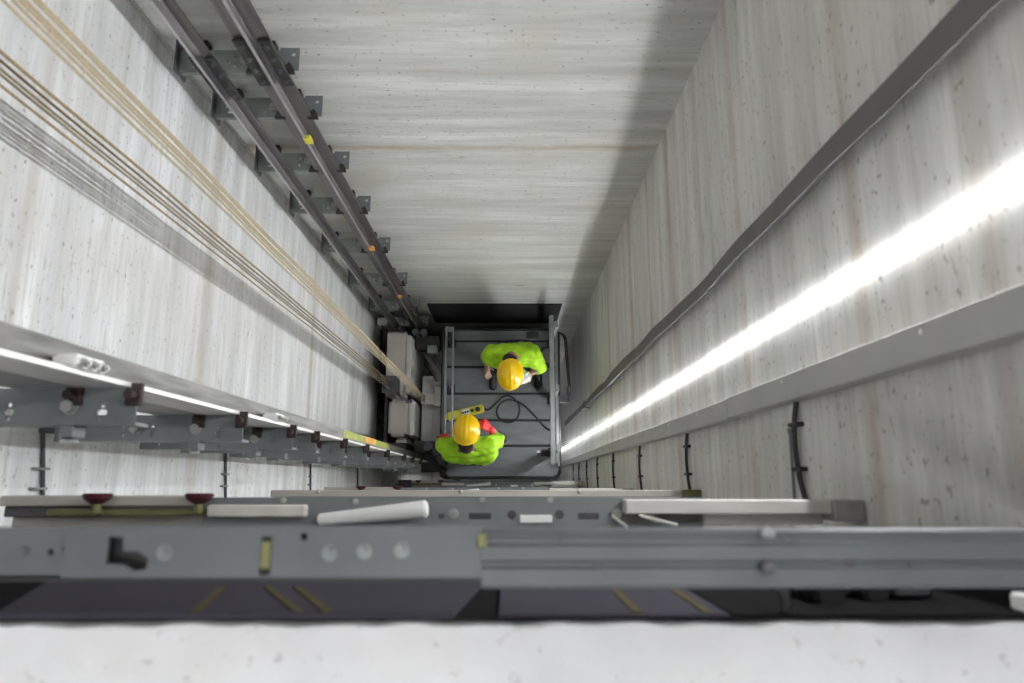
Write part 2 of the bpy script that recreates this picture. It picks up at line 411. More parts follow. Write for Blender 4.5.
# coupling at two heights: pale sleeve clamp and bright bolts
for z in (5.97, 4.83):
    m_ = MB().box(FX + .02, FX + .072, FB - .004, FB + .022, z - .05, z + .05, .006, 2).build('rail_clamp', M['white'], t)
    bb = MB()
    for dz in (-.03, .0, .03): hexbolt(bb, (FX + .072, FB + .006, z + dz), (1, 0, 0), .008, .008)
    bb.build('bolt', M['bolt'], m_)

# ------------------------------------------------------------------ rail brackets before the far wall
def far_bracket():
    t = thing('rail_bracket', (-1.1, 1.70, 0), 'x', 'bracket', 'grey rail brackets on the far wall')
    holes = [circ(-1.30 + .02 * 0, 1.70, .008), circ(-1.125, 1.715, .007), circ(-1.125, 1.675, .008), circ(-1.15, 1.69, .006), circ(-.985, 1.70, .008), slot(-1.30, -1.255, 1.672, .006)]
    arm = MB().plate(rect(-1.352, -.915, 1.644, 1.745), holes, -.008, 0)
    arm.box(-1.352, -.93, 1.644, 1.650, -.022, -.008).box(-1.352, -.93, 1.738, 1.745, -.04, -.008)
    arm.build('arm', M['galv'], t)
    MB().plate(rect(-.94, -.860, 1.650, 1.752), [circ(-.884, 1.722, .0095), rect(-.905, -.893, 1.668, 1.69)], 0, .007).build('clip_plate', M['zinc'], t)
    MB().plate(rect(1.635, 1.798, -.06, .03), [circ(1.70, -.03, .01)], -.004, .004, Matrix.Translation((-1.354, 0, 0)) @ Matrix(((0, 0, 1, 0), (1, 0, 0, 0), (0, 1, 0, 0), (0, 0, 0, 1)))).build('foot', M['zinc_dark'], t)
    for x0 in (-1.30, -1.02):
        MB().box(x0, x0 + .05, 1.745, YF, -.06, -.01, .003).build('standoff', M['dark_steel'], t)
    for x, y, r, m in ((-1.088, 1.70, .0125, 'bolt'), (-1.305, 1.715, .010, 'galv')):
        b = MB(); hexbolt(b, (x, y, .0), (0, 0, 1), r, .012); b.build('bolt', M[m], t)
    for x in (-.895, -1.045):
        b = MB().prism([(x - .026, 1.628), (x + .026, 1.628), (x + .018, 1.655), (x, 1.682), (x - .018, 1.655)], 'z', .007, .022, .002)
        b.cyl((x, 1.648, .02), (x, 1.648, .034), .014, n=6)
        b.build('rail_clip', M['dark_steel'], t)
    return t
proto = far_bracket()
FZ = [5.15, 4.775, 4.42, 3.875, 3.29, 2.555, 1.70, .83, .13]
FN = ['', 'topmost, at the rail joint', 'second from the top', 'third from the top', 'fourth from the top', 'fifth from the top', 'sixth from the top', 'seventh from the top', 'lowest, beside the black shadow sheet']
for k, z in enumerate(FZ):
    if k == 0: continue
    o = proto if k == 1 else copy_tree(proto)
    o.location = (-1.1, 1.70, z); o['label'] = 'grey steel bracket behind the two far rails, ' + FN[k]

# ------------------------------------------------------------------ rail brackets of the front rail
def front_bracket():
    t = thing('rail_bracket', (-1.1, .16, 0), 'x', 'bracket', 'grey rail brackets on the lower left')
    ho = []
    for x in (-.895, -1.10): ho += [slot(x - .012, x + .012, .150, .007), circ(x, .166, .006), circ(x, .136, .006)]
    for x in (-1.19, -1.33): ho += [circ(x, .17, .007), circ(x, .14, .006)]
    arm = MB().plate(rect(-1.40, -.822, .122, .2035), ho, -.007, 0)
    arm.box(-1.40, -.822, .122, .129, -.06, -.007).box(-1.06, -.86, .1965, .2035, -.03, -.007)
    arm.build('arm', M['zinc'], t)
    MB().plate(rect(.15, .205, -.06, .0), [circ(.175, -.03, .008)], -.004, .004, Matrix.Translation((XL + .005, 0, 0)) @ Matrix(((0, 0, 1, 0), (1, 0, 0, 0), (0, 1, 0, 0), (0, 0, 0, 1)))).box(XL, -1.40, .15, .2, -.03, -.008).build('foot', M['zinc_dark'], t)
    MB().box(-.985, -.955, .096, .122, -.05, -.002, .002).box(-.985, -.979, .085, .122, -.07, -.002, .001).build('lug', M['zinc'], t)
    for x in (-.965, -1.15):
        b = MB().cyl((x, .162, 0), (x, .162, .003), .018, n=18); hexbolt(b, (x, .162, .003), (0, 0, 1), .0145, .012, False); b.build('bolt', M['bolt'], t)
    for x in (FX - .082, FX + .05):
        b = MB().box(x - .004, x + .032, .165, .214, .0, .012, .002).cyl((x + .014, .186, .012), (x + .014, .186, .034), .011, n=6)
        b.build('rail_clip', M['rust'], t)
    return t
proto = front_bracket()
GZ = [5.79, 5.17, 4.67, 4.34, 3.82, 3.27, 2.57, 1.80, 1.30, .75]
GN = ['nearest, at the left edge of the photo', 'second from the camera', 'third from the camera', 'fourth from the camera', 'fifth from the camera', 'sixth from the camera, below yellow paint', 'seventh from the camera', 'eighth from the camera', 'ninth from the camera', 'farthest, near the car']
for k, z in enumerate(GZ):
    o = proto if k == 0 else copy_tree(proto)
    o.location = (-1.1, .16, z); o['label'] = 'grey bolted bracket under lower left guide rail, ' + GN[k]

# ------------------------------------------------------------------ ropes
def rope(x, y, z0, z1, r, m, label, group):
    pts = [(x + .0015 * math.sin(k * 1.3 + x * 9), y + .0015 * math.sin(k * 1.1 + y * 30), z1 + (z0 - z1) * k / 40) for k in range(41)]
    o = MB().tube(pts, r, 8).build('wire_rope', m, smooth=True)
    return tag(o, label, 'rope', group)
AY = (.845, .867, .876, .890, .903, .915)
ORD = ['first', 'second', 'third', 'fourth', 'fifth', 'sixth']
for k, y in enumerate(AY):
    rope(-.905 - .004 * (k % 2), y, -.02, 9.5, .0034, M['rope'], 'golden rope leading to the car, %s from the lower edge of its bundle' % ORD[k], 'golden ropes of the car')
BY = (.945, .966, .984, .999, 1.026)
for k, y in enumerate(BY):
    rope(-1.21 + .006 * (k % 2), y - .02, .52, 9.5, .0037 if k < 4 else .0046, M['rope'] if k in (1, 2) else M['rope_dark'], 'golden rope hanging to the counterweight, %s from the lower side' % ORD[k], 'golden ropes of the counterweight')
o = MB().cyl((-1.372, 1.724, -3), (-1.372, 1.724, 9.5), .0038, n=8).build('governor_rope', M['wire'], smooth=True)
tag(o, 'thin pale governor rope along the far left corner of the shaft', 'rope')
t = thing('rope_guide', (-1.345, 1.70, .10), 'small cream box on the thin governor rope near the counterweight', 'box')
MB().box(-1.395, -1.285, 1.645, 1.718, .10, .20, .006, 2).build('housing', M['cream'], t)
for x in (-1.375, -1.34, -1.305):
    MB().cyl((x, 1.722, .13), (x, 1.755, .15), .008, n=10).build('pin', M['rust'], t)

# ------------------------------------------------------------------ counterweight
t = thing('counterweight', (-1.16, .95, -2.6), 'beige counterweight between the left wall and the lift car', 'counterweight')
f = MB()
f.box(-1.292, -1.262, .33, 1.56, -2.6, .16, .003)                       # outer channel
f.box(-1.262, -1.06, .33, .40, -2.6, .12, .003); f.box(-1.262, -1.06, 1.48, 1.56, -2.6, .12, .003)
f.build('frame', M['dark_steel'], t)
g = MB()
g.prism([(.86, .10), (1.53, .10), (1.53, .36), (1.50, .40), (.90, .40), (.86, .36)], 'x', -1.245, -1.06, .004)
g.build('crosshead', M['tan'], t)
MB().box(-1.058, -1.004, .90, 1.50, -.75, .33, .010, 2).build('side_plate', M['tan_light'], t)
MB().box(-1.245, -1.045, .46, .858, -.42, .20, .035, 4).build('weight', M['tan'], t, smooth=True)
MB().box(-1.045, -.985, .46, .858, -.42, .14, .025, 4).build('weight', M['tan_light'], t, smooth=True)
MB().box(-1.19, -1.07, .34, .455, -.5, .02, .02, 3).build('weight', M['tan_light'], t, smooth=True)
for k in range(7): MB().box(-1.24, -1.06, .42, 1.46, -2.55 + k * .255, -2.31 + k * .255, .012, 2).build('filler_weight', M['tan'], t)
h = MB().box(-1.28, -1.10, .88, 1.06, .40, .42, .004).box(-1.23, -1.15, .85, .875, .2, .42, .003)
ho = h.build('hitch_plate', M['zinc_dark'], t)
for k, y in enumerate(BY):
    x = -1.21 + .006 * (k % 2)
    MB().cyl((x, y - .02, .42), (x, y - .02, .515), .0085, .0065, n=10).build('rope_socket', M['galv'], ho)
s_ = MB().box(-1.21, -1.09, 1.545, 1.60, .02, .16, .006).box(-1.175, -1.130, 1.545, 1.61, .16, .24, .006); s_.build('guide_shoe', M['dark_steel'], t)
s_ = MB().tube(smooth_path([(-1.12, .88, .40), (-1.07, .83, .43), (-1.02, .80, .40), (-.99, .81, .33)]), .018, 8); s_.build('cable_loop', M['zinc_dark'], t, smooth=True)
o = MB().box(XL, XL + .022, .30, 1.70, -.30, -.26, .002).box(XL, XL + .006, .30, 1.70, -.38, -.30).build('wall_angle', M['dark_steel'])
tag(o, 'thin dark steel angle along the left wall beside the counterweight', 'steel angle')

# black sheet painted as the shadow on the far wall behind the car
o = MB().box(-.835, .555, 1.786, YF - .0005, -.34, .50, .003).build('shadow_sheet', M['cast_shadow'])
tag(o, 'black sheet standing in for the shadow on the far wall behind the lift car', 'sheet')

# ------------------------------------------------------------------ lift car
C0, C1, D0, D1 = -.715, .555, .035, 1.645
t = thing('elevator_car', (0, .85, -2.3), 'lift car with grey panelled roof and balustrades at the bottom of the shaft', 'lift car')
def rrect(x0, x1, y0, y1, r, n=6):
    out = []
    for cx, cy, a in ((x1 - r, y1 - r, 0), (x0 + r, y1 - r, PI / 2), (x0 + r, y0 + r, PI), (x1 - r, y0 + r, 1.5 * PI)):
        out += [(cx + r * math.cos(a + PI / 2 * k / n), cy + r * math.sin(a + PI / 2 * k / n)) for k in range(n + 1)]
    return out
MB().prism(rrect(C0 + .02, C1 - .02, D0 + .02, D1 - .02, .06), 'z', -2.3, -.02).build('car_body', M['zinc_dark'], t)
ys = [D0 + .018, .375, .645, .93, 1.222, 1.505, D1 - .018]
for a_, b_ in zip(ys, ys[1:]):
    e0 = .012 if a_ > .1 else 0; e1 = .012 if b_ < 1.6 else 0
    if a_ < .1: pl = [(C0 + .02, b_ - e1), (C0 + .02, a_ + .06), (C0 + .04, a_ + .02), (C0 + .08, a_), (C1 - .1, a_), (C1 - .04, a_ + .03), (C1 - .02, a_ + .08), (C1 - .02, b_ - e1)]
    elif b_ > 1.6: pl = [(C0 + .02, a_ + e0), (C1 - .02, a_ + e0), (C1 - .02, b_ - .03), (C1 - .05, b_), (C0 + .05, b_), (C0 + .02, b_ - .03)]
    else: pl = rect(C0 + .02, C1 - .02, a_ + e0, b_ - e1)
    MB().prism(pl, 'z', -.02, 0, .004).build('roof_panel', M['roof'], t)
MB().box(C0 + .03, C1 - .03, D0 + .05, D1 - .05, -.0195, -.012).build('roof_seam', M['black'], t)
ring = [(x, y, .0) for x, y in rrect(C0 + .008, C1 - .008, D0 + .008, D1 - .008, .07, 8)]
MB().tube(ring, .017, 8, True).build('edge_seal', M['black'], t, smooth=True)
for x0, x1 in ((-.30, -.2),):
    MB().box(.20, .33, 1.535, 1.60, 0, .05, .006).build('junction_box', M['dark_steel'], t)
# right balustrade
MB().box(.388, .430, .155, 1.55, .97, 1.015, .006, 2).build('handrail', M['roof_rail'], t)
for y in (.305, .86, 1.47):
    po = MB().box(.442, .478, y - .03, y + .03, .012, .985, .004).box(.425, .445, y - .02, y + .02, .95, .98, .002).build('post', M['roof_rail'], t)
    MB().box(.42, .50, y - .05, y + .05, .0, .012, .003).build('foot_plate', M['dark_steel'], po)
MB().box(.472, .490, .18, 1.50, .48, .515, .004).build('middle_rail', M['roof_rail'], t)
MB().box(.522, .534, .16, 1.60, .0, .11, .002).build('kick_plate', M['roof_rail'], t)
MB().box(.35, .43, .265, .335, .0, .05, .006).cyl((.38, .30, .05), (.38, .30, .085), .022, n=14).build('bracket', M['dark_steel'], t)
MB().box(.30, .35, .30, .325, .0, .03, .003).build('latch', M['white'], t)
# left balustrade
MB().box(-.628, -.606, .42, 1.52, .60, .645, .004).box(-.556, -.538, .42, 1.52, .60, .645, .004).box(-.606, -.556, .42, .46, .60, .64).box(-.606, -.556, 1.48, 1.52, .60, .64).build('handrail', M['roof_rail'], t)
for y in (.46, .98, 1.48):
    po = MB().box(-.635, -.600, y - .02, y + .02, .012, .60, .004).build('post', M['zinc_dark'], t)
    MB().box(-.66, -.57, y - .05, y + .05, .0, .012, .003).build('foot_plate', M['dark_steel'], po)
MB().box(-.70, -.688, .30, 1.60, .0, .11, .002).build('kick_plate', M['zinc_dark'], t)
# rope anchorage and guide shoes on the left side
MB().box(-.955, -.835, .36, 1.16, -.30, -.27, .004).box(-.835, -.735, .40, 1.10, -.30, -.29).build('side_cover', M['white'], t)
MB().box(-.94, -.72, .825, .935, -.16, -.08, .006, 2).box(-.80, -.72, .80, 1.02, -.2, -.06, .006).build('rope_anchor', M['tan_light'], t)
for k, y in enumerate(AY):
    MB().cyl((-.905 - .004 * (k % 2), y, -.08), (-.905 - .004 * (k % 2), y, -.025), .0075, n=10).build('rope_socket', M['galv'], t)
sh = MB().box(-.99, -.74, 1.40, 1.545, -.10, .10, .012, 2).box(-.97, -.91, 1.545, 1.566, -.08, .08, .004).box(-.76, -.70, 1.42, 1.52, -.12, -.03, .006).build('guide_shoe', M['dark_steel'], t)
for x in (-.985, -.90): MB().cyl((x, 1.56, .10), (x, 1.56, .22), .036, n=18, bev=.004).build('oiler', M['zinc_dark'], sh, smooth=True)
MB().box(-.86, -.76, 1.345, 1.43, .02, .16, .006).build('shoe_cover', M['galv'], sh)
sh = MB().box(-.98, -.70, .30, .42, -.15, .08, .012, 2).box(-.92, -.72, .10, .30, -.2, -.02, .01).build('guide_shoe', M['dark_steel'], t)
for x, y in ((-.83, .36), (-.74, .31), (-.70, .22)): MB().cyl((x, y, .05), (x, y, .17), .045, n=18, bev=.006).build('roller', M['zinc_dark'], sh, smooth=True)
MB().tube(smooth_path([(-.68, .33, .14), (-.63, .22, .16), (-.66, .12, .10), (-.62, .05, .05), (-.5, .02, .03)]), .012, 8).build('cable', M['cable'], sh, smooth=True)
MB().tube(smooth_path([(-.76, .25, .14), (-.70, .15, .19), (-.64, .13, .10), (-.70, .06, .03)]), .014, 8).build('cable', M['cable'], sh, smooth=True)
# cables hanging along the right edge of the roof
for off in (0, .018):
    MB().tube(smooth_path([(.535, 1.60, .05), (.60 + off, 1.52, .12), (.625 + off, 1.30, .06), (.645 + off, 1.06, .05), (.655 + off, .93, .0), (.60, .86, -.08)]), .009, 8).build('side_cable', M['cable'], t, smooth=True)
MB().box(.54, .66, .83, .90, -.03, .05, .005).box(.63, .66, .83, 1.0, -.03, .05, .004).build('cable_bracket', M['zinc_dark'], t)

# things on the roof
o = MB()
for k in range(3): o.tube([(.425 + (.085 - k * .004) * math.cos(a), 1.335 + (.10 - k * .004) * math.sin(a), .014 + k * .016) for a in [2 * PI * j / 28 for j in range(28)]], .010, 8, True)
tag(o.build('cable_coil', M['cable'], smooth=True), 'small black coil of cable on the car roof under the right balustrade', 'cable')
# inspection controller and its lead
ax = Vector((.391, .096, 0)); L_ = ax.length; ang = math.atan2(ax.y, ax.x); base = Vector((-.647, .674, 0))
t = thing('control_station', (base.x, base.y, .0), 'yellow inspection control box with buttons lying on the car roof', 'controller')
rot = Matrix.Translation(base) @ Matrix.Rotation(ang, 4, 'Z')
def along(mb): mb.bm.transform(rot); return mb
along(MB().box(0, L_, -.045, .045, .001, .07, .014, 3)).build('housing', M['pendant'], t, smooth=True)
along(MB().box(.16, .245, -.034, .034, .068, .076, .003)).build('button_panel', M['white'], t)
for k in range(3): along(MB().cyl((.175 + k * .027, 0, .075), (.175 + k * .027, 0, .09), .011, n=14)).build('button', M['dark_steel'], t)
along(MB().cyl((.335, 0, .068), (.335, 0, .10), .026, n=18, bev=.004)).build('stop_button', M['dark_steel'], t, smooth=True)
along(MB().cyl((.275, .0, .068), (.275, .0, .09), .016, n=16)).build('selector', M['black'], t)
along(MB().box(-.02, .0, -.03, .03, .01, .06, .006)).build('hook', M['orange_paint'], t)
path = [(-.252, .765, .035), (-.215, .755, .013), (-.15, .80, .012), (-.07, .88, .012), (0, .905, .012), (.07, .87, .012), (.118, .80, .012), (.115, .70, .012), (.06, .635, .012), (-.02, .622, .012), (-.09, .66, .012), (-.118, .74, .013), (-.085, .82, .020), (-.02, .855, .026), (.05, .855, .026), (.13, .83, .020), (.22, .76, .012), (.32, .65, .012), (.40, .565, .014), (.445, .535, .05)]
tag(MB().tube(smooth_path(path), .0095, 8).build('control_lead', M['cable'], smooth=True), 'black lead looping over the grey car roof to the yellow control box', 'cable')

# ------------------------------------------------------------------ landing door headers and sill bars
def header():
    t = thing('door_header', (-.2, -.07, 5.4), 'x', 'door header', 'landing door headers')
    ho = [rect(-.092, -.04, -.087, -.0715), rect(.165, .215, -.087, -.0715), circ(.009, -.076, .011), circ(.121, -.076, .011), rect(-.165, -.15, -.085, -.073), circ(.243, -.077, .007), rect(.325, .345, -.086, -.076)]
    ch = MB().plate(rect(-.72, .46, -.104, -.036), ho, 5.634, 5.64)
    ch.box(-1.2, .79, -.262, -.254, 5.40, 5.634).box(-.72, .46, -.110, -.104, 5.42, 5.64).box(-.72, .46, -.254, -.11, 5.42, 5.428)
    ch.build('channel', M['zinc'], t)
    MB().box(-.72, .46, -.10, -.04, 5.43, 5.50).build('track', M['zinc_dark'], t)
    MB().box(-1.20, -.72, -.056, -.032, 5.575, 5.64, .003).box(-1.2, -.72, -.254, -.056, 5.575, 5.585).build('hanger_rail', M['tan'], t)
    MB().box(-1.20, -.98, -.082, -.056, 5.585, 5.62, .003).build('hanger_rail', M['zinc_dark'], t)
    MB().box(-1.08, -.695, -.078, -.062, 5.62, 5.65, .003).build('hanger_strip', M['olive'], t)
    MB().box(-.70, -.47, -.080, -.052, 5.64, 5.665, .004).build('cover', M['cream'], t)
    MB().box(.27, .745, -.072, -.040, 5.64, 5.69, .003).box(.27, .745, -.098, -.072, 5.60, 5.64, .003).build('beam', M['tan_light'], t)
    MB().box(.745, .815, -.088, -.040, 5.63, 5.70, .003).build('end_cap', M['backing'], t)
    for x in (-.953, -.717):
        MB().cyl((x, -.066, 5.668), (x, -.050, 5.668), .010, n=14).box(x - .010, x + .010, -.072, -.064, 5.64, 5.688, .003).build('buffer_stem', M['olive'], t)
        b = MB().cyl((x, -.050, 5.668), (x, -.036, 5.668), .013, .031, n=22).cyl((x, -.036, 5.668), (x, -.026, 5.668), .031, .033, n=22, bev=.003)
        b.build('buffer', M['red'], t, smooth=True)
    r_ = MB().cyl((-.44, -.086, 5.66), (-.185, -.060, 5.69), .014, .020, n=18, bev=.004); r_.build('closer_tube', M['white'], t, smooth=True)
    MB().box(.028, .104, -.094, -.076, 5.64, 5.648, .002).build('tag', M['white'], t)
    for x, y in ((-.128, -.073), (.257, -.073), (-.36, -.045), (-.06, -.040), (.1, -.040), (-.53, -.042)):
        b = MB(); hexbolt(b, (x, y, 5.64), (0, 0, 1), .0085 if y < -.05 else .005, .006); b.build('bolt', M['bolt'], t)
    for p0, p1 in (((.245, -.078, 5.65), (.275, -.102, 5.68)), ((.30, -.075, 5.692), (.385, -.096, 5.70))):
        MB().cyl(p0, p1, .0035, n=8).build('pin', M['cream'], t)
    return t
h1 = header()
HN = ['uppermost door header with two blurred red buffers, slots and white tube', 'middle landing door header, seen edge-on halfway down the door side', 'lowest landing door header, beside the car roof']
h1['label'] = HN[0]
h2 = copy_tree(h1, (0, .0, -2.9)); h2['label'] = HN[1]
h3 = copy_tree(h1, (0, .045, -5.78)); h3['label'] = HN[2]
# bar ahead of the lowest header
t = thing('cross_beam', (-.1, .0, -.18), 'grey steel beam crossing in front of the car roof edge', 'beam')
MB().box(-1.06, .74, -.055, .012, -.20, -.15, .004).build('beam', M['zinc'], t)
MB().box(-1.16, -1.03, -.06, .022, -.24, -.06, .004).build('end_block', M['dark_steel'], t)
MB().box(.74, .80, -.055, .012, -.2, -.145, .004).build('end_cap', M['galv'], t)
# beam between the two headers
t = thing('cross_beam', (-.1, -.05, 4.3), 'pale steel beam across the door side between the upper and middle headers', 'beam')
MB().box(-1.0, .735, -.062, -.034, 4.30, 4.35, .003).box(-1.0, .735, -.2999, -.062, 4.30, 4.308).build('beam', M['tan'], t)
MB().box(.735, .815, -.064, -.032, 4.29, 4.355, .003).build('end_cap', M['olive'], t)
for x in (-.8, -.2, .3): MB().ball((x, -.04, 4.352), .009).build('bolt', M['bolt'], t)

def sill_bar():
    t = thing('sill_support', (-.2, -.08, 6.3), 'x', 'sill support')
    key = [(-.462, -.062), (-.444, -.062), (-.442, -.078), (-.425, -.078), (-.412, -.086), (-.414, -.098), (-.428, -.100), (-.440, -.093), (-.462, -.092)]
    ho = [key, rect(-.285, -.272, -.105, -.062), circ(-.236, -.062, .0045), circ(-.56, -.079, .004), circ(-.515, -.080, .004)]
    MB().plate(rect(-.51, -.030, -.107, -.050), ho, 6.472, 6.48).build('plate', M['bar'], t)
    q = MB().plate(rect(XL, -.505, -.105, -.052), [circ(-.56, -.079, .004), circ(-.53, -.080, .004)], 6.466, 6.473)
    q.build('plate', M['bar'], t)
    c = MB()
    prof = [(-.053, 6.474), (-.056, 6.480), (-.066, 6.476), (-.070, 6.476), (-.073, 6.482), (-.088, 6.482), (-.091, 6.477), (-.095, 6.477), (-.098, 6.482), (-.115, 6.482), (-.120, 6.474), (-.120, 6.44), (-.112, 6.44), (-.112, 6.466), (-.060, 6.466), (-.053, 6.466)]
    c.prism([(y, z) for y, z in prof], 'x', -.030, .8199)
    c.build('channel', M['bar'], t)
    b = MB().box(XL, .8199, -.113, -.109, 6.42, 6.465).box(XL, -.03, -.109, -.054, 6.455, 6.459)
    b.build('web', M['dark_steel'], t)
    for x, y in ((-.394, -.079), (-.205, -.080), (-.165, -.078), (-.122, -.077)):
        w = MB(); hexbolt(w, (x, y, 6.48), (0, 0, 1), .0062, .007); w.build('bolt', M['galv'], t)
    for x0, y0, x1, y1 in ((-.284, -.098, -.273, -.066), (-.036, -.075, -.024, -.058)):
        MB().box(x0, x1, y0, y1, 6.468, 6.4835, .002).build('plug', M['olive'], t)
    for x in (.105, .30, .395, .47): MB().cyl((x, -.092, 6.475), (x, -.092, 6.4795), .006, n=12).build('rivet', M['zinc_dark'], t)
    for x in (.32, .335, .06): MB().cyl((x, -.064, 6.474), (x, -.064, 6.4795), .0035, n=12).build('rivet', M['zinc_dark'], t)
    MB().box(.292, .308, -.063, -.053, 6.478, 6.488, .002).build('clamp', M['galv'], t)
    MB().box(.288, .305, -.102, -.090, 6.48, 6.492, .003).build('clamp', M['zinc_dark'], t)
    return t
s1 = sill_bar()
s1['label'] = 'blurred grey slotted bar just below the white landing edge in the foreground'
# apron plates in the gap under the landing edge
o = MB().box(XL, .8199, -.1684, -.1676, 5.85, 6.392).build('gap_shade_sheet', M['shade'])  # added black sheet, carries the shade of the gap in its colour
tag(o, 'black sheet painted as the shade behind the apron plates below the landing edge', 'plate')
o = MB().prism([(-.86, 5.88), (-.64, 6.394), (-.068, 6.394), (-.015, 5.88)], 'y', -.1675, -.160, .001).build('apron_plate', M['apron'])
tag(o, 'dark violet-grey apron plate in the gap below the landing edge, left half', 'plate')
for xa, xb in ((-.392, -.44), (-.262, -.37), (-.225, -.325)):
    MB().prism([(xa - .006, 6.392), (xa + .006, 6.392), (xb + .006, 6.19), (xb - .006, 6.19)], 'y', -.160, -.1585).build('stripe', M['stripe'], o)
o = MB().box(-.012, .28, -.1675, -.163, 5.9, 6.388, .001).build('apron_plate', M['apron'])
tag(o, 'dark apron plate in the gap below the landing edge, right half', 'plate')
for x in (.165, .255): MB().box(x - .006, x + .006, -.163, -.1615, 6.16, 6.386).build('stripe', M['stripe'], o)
o = MB().box(.285, .8199, -.1675, -.164, 5.9, 6.386, .001).build('apron_plate', M['shade'])  # shade of the gap put into this plate's colour
tag(o, 'plate coloured dark as the shade behind the lock mechanism at lower right', 'plate')
t = thing('lock_unit', (.5, -.2, 6.2), 'black lock mechanism in the dark gap at lower right, under the landing edge', 'lock')
MB().box(.42, .62, -.164, -.125, 6.22, 6.26, .006).build('housing', M['dark_steel'], t)
MB().cyl((.445, -.15, 6.26), (.445, -.15, 6.31), .022, n=20, bev=.004).build('roller', M['black'], t, smooth=True)
MB().cyl((.52, -.15, 6.26), (.52, -.15, 6.29), .020, n=20, bev=.004).build('roller', M['black'], t, smooth=True)
MB().box(.55, .60, -.16, -.135, 6.26, 6.285, .004).build('contact', M['zinc_dark'], t)
o = MB().tube(smooth_path([(.325, -.12, 6.38), (.345, -.13, 6.385), (.355, -.15, 6.38), (.352, -.19, 6.36)]), .006, 8).build('short_cable', M['cable'], smooth=True)
tag(o, 'short curved black cable in the dark gap under the landing edge', 'cable')
o = MB().box(.655, .70, -.164, -.140, 6.36, 6.40, .004).build('white_cap', M['white'])
tag(o, 'small white cap at the right edge just above the white landing', 'cap')

# ------------------------------------------------------------------ people
def remesh(mb, voxel, smooth_it=2):
    """one continuous surface from overlapping limb volumes"""
    bmesh.ops.recalc_face_normals(mb.bm, faces=mb.bm.faces[:])
    me = bpy.data.meshes.new('tmp'); mb.bm.to_mesh(me); mb.bm.free()
    o = bpy.data.objects.new('tmp', me); COL.objects.link(o)
    r = o.modifiers.new('r', 'REMESH'); r.mode = 'VOXEL'; r.voxel_size = voxel
    s = o.modifiers.new('s', 'SMOOTH'); s.iterations = smooth_it; s.factor = .5
    dg = bpy.context.evaluated_depsgraph_get(); dg.update()
    res = bpy.data.meshes.new_from_object(o.evaluated_get(dg))
    out = MB(); out.bm.from_mesh(res)
    bpy.data.objects.remove(o); bpy.data.meshes.remove(me); bpy.data.meshes.remove(res)
    return out
def lerp(a, b, t): return Vector(a) * (1 - t) + Vector(b) * t
def hand(mb, wrist, d, palm_n, side, curl=.5, s=1.0):
    """palm, four unequal fingers bent at the knuckles, thumb off the side"""
    w = Vector(wrist); d = Vector(d).normalized(); n = Vector(palm_n); n = (n - d * n.dot(d)).normalized(); q = d.cross(n) * side
    for k in range(4):
        a = w + q * (k - 1.5) * .019 * s
        mb.cap(w + q * (k - 1.5) * .010 * s, w + d * .085 * s + q * (k - 1.5) * .020 * s, .014 * s, .012 * s, 10)
    Ls = (.066, .076, .071, .056)
    for k in range(4):
        p = w + d * .088 * s + q * (k - 1.5) * .0205 * s; L = Ls[k] * s; dd = d.copy()
        for j, fr in enumerate((.45, .31, .24)):
            ang_ = curl * (.5 + .45 * j)
            dd = (d * math.cos(ang_) + n * math.sin(ang_)).normalized()
            e = p + dd * L * fr; mb.cap(p, e, (.0092 - j * .0009) * s, (.0085 - j * .0009) * s, 10); p = e
    p = w + d * .022 * s - q * .028 * s; d1 = (d * .7 - q * .65 + n * .25).normalized()
    e = p + d1 * .042 * s; mb.cap(w + d * .012 * s - q * .012 * s, p, .014 * s, .0125 * s, 10); mb.cap(p, e, .0125 * s, .0105 * s, 10)
    d2 = (d * .85 - q * .2 + n * .45).normalized(); mb.cap(e, e + d2 * .030 * s, .0102 * s, .0088 * s, 10)
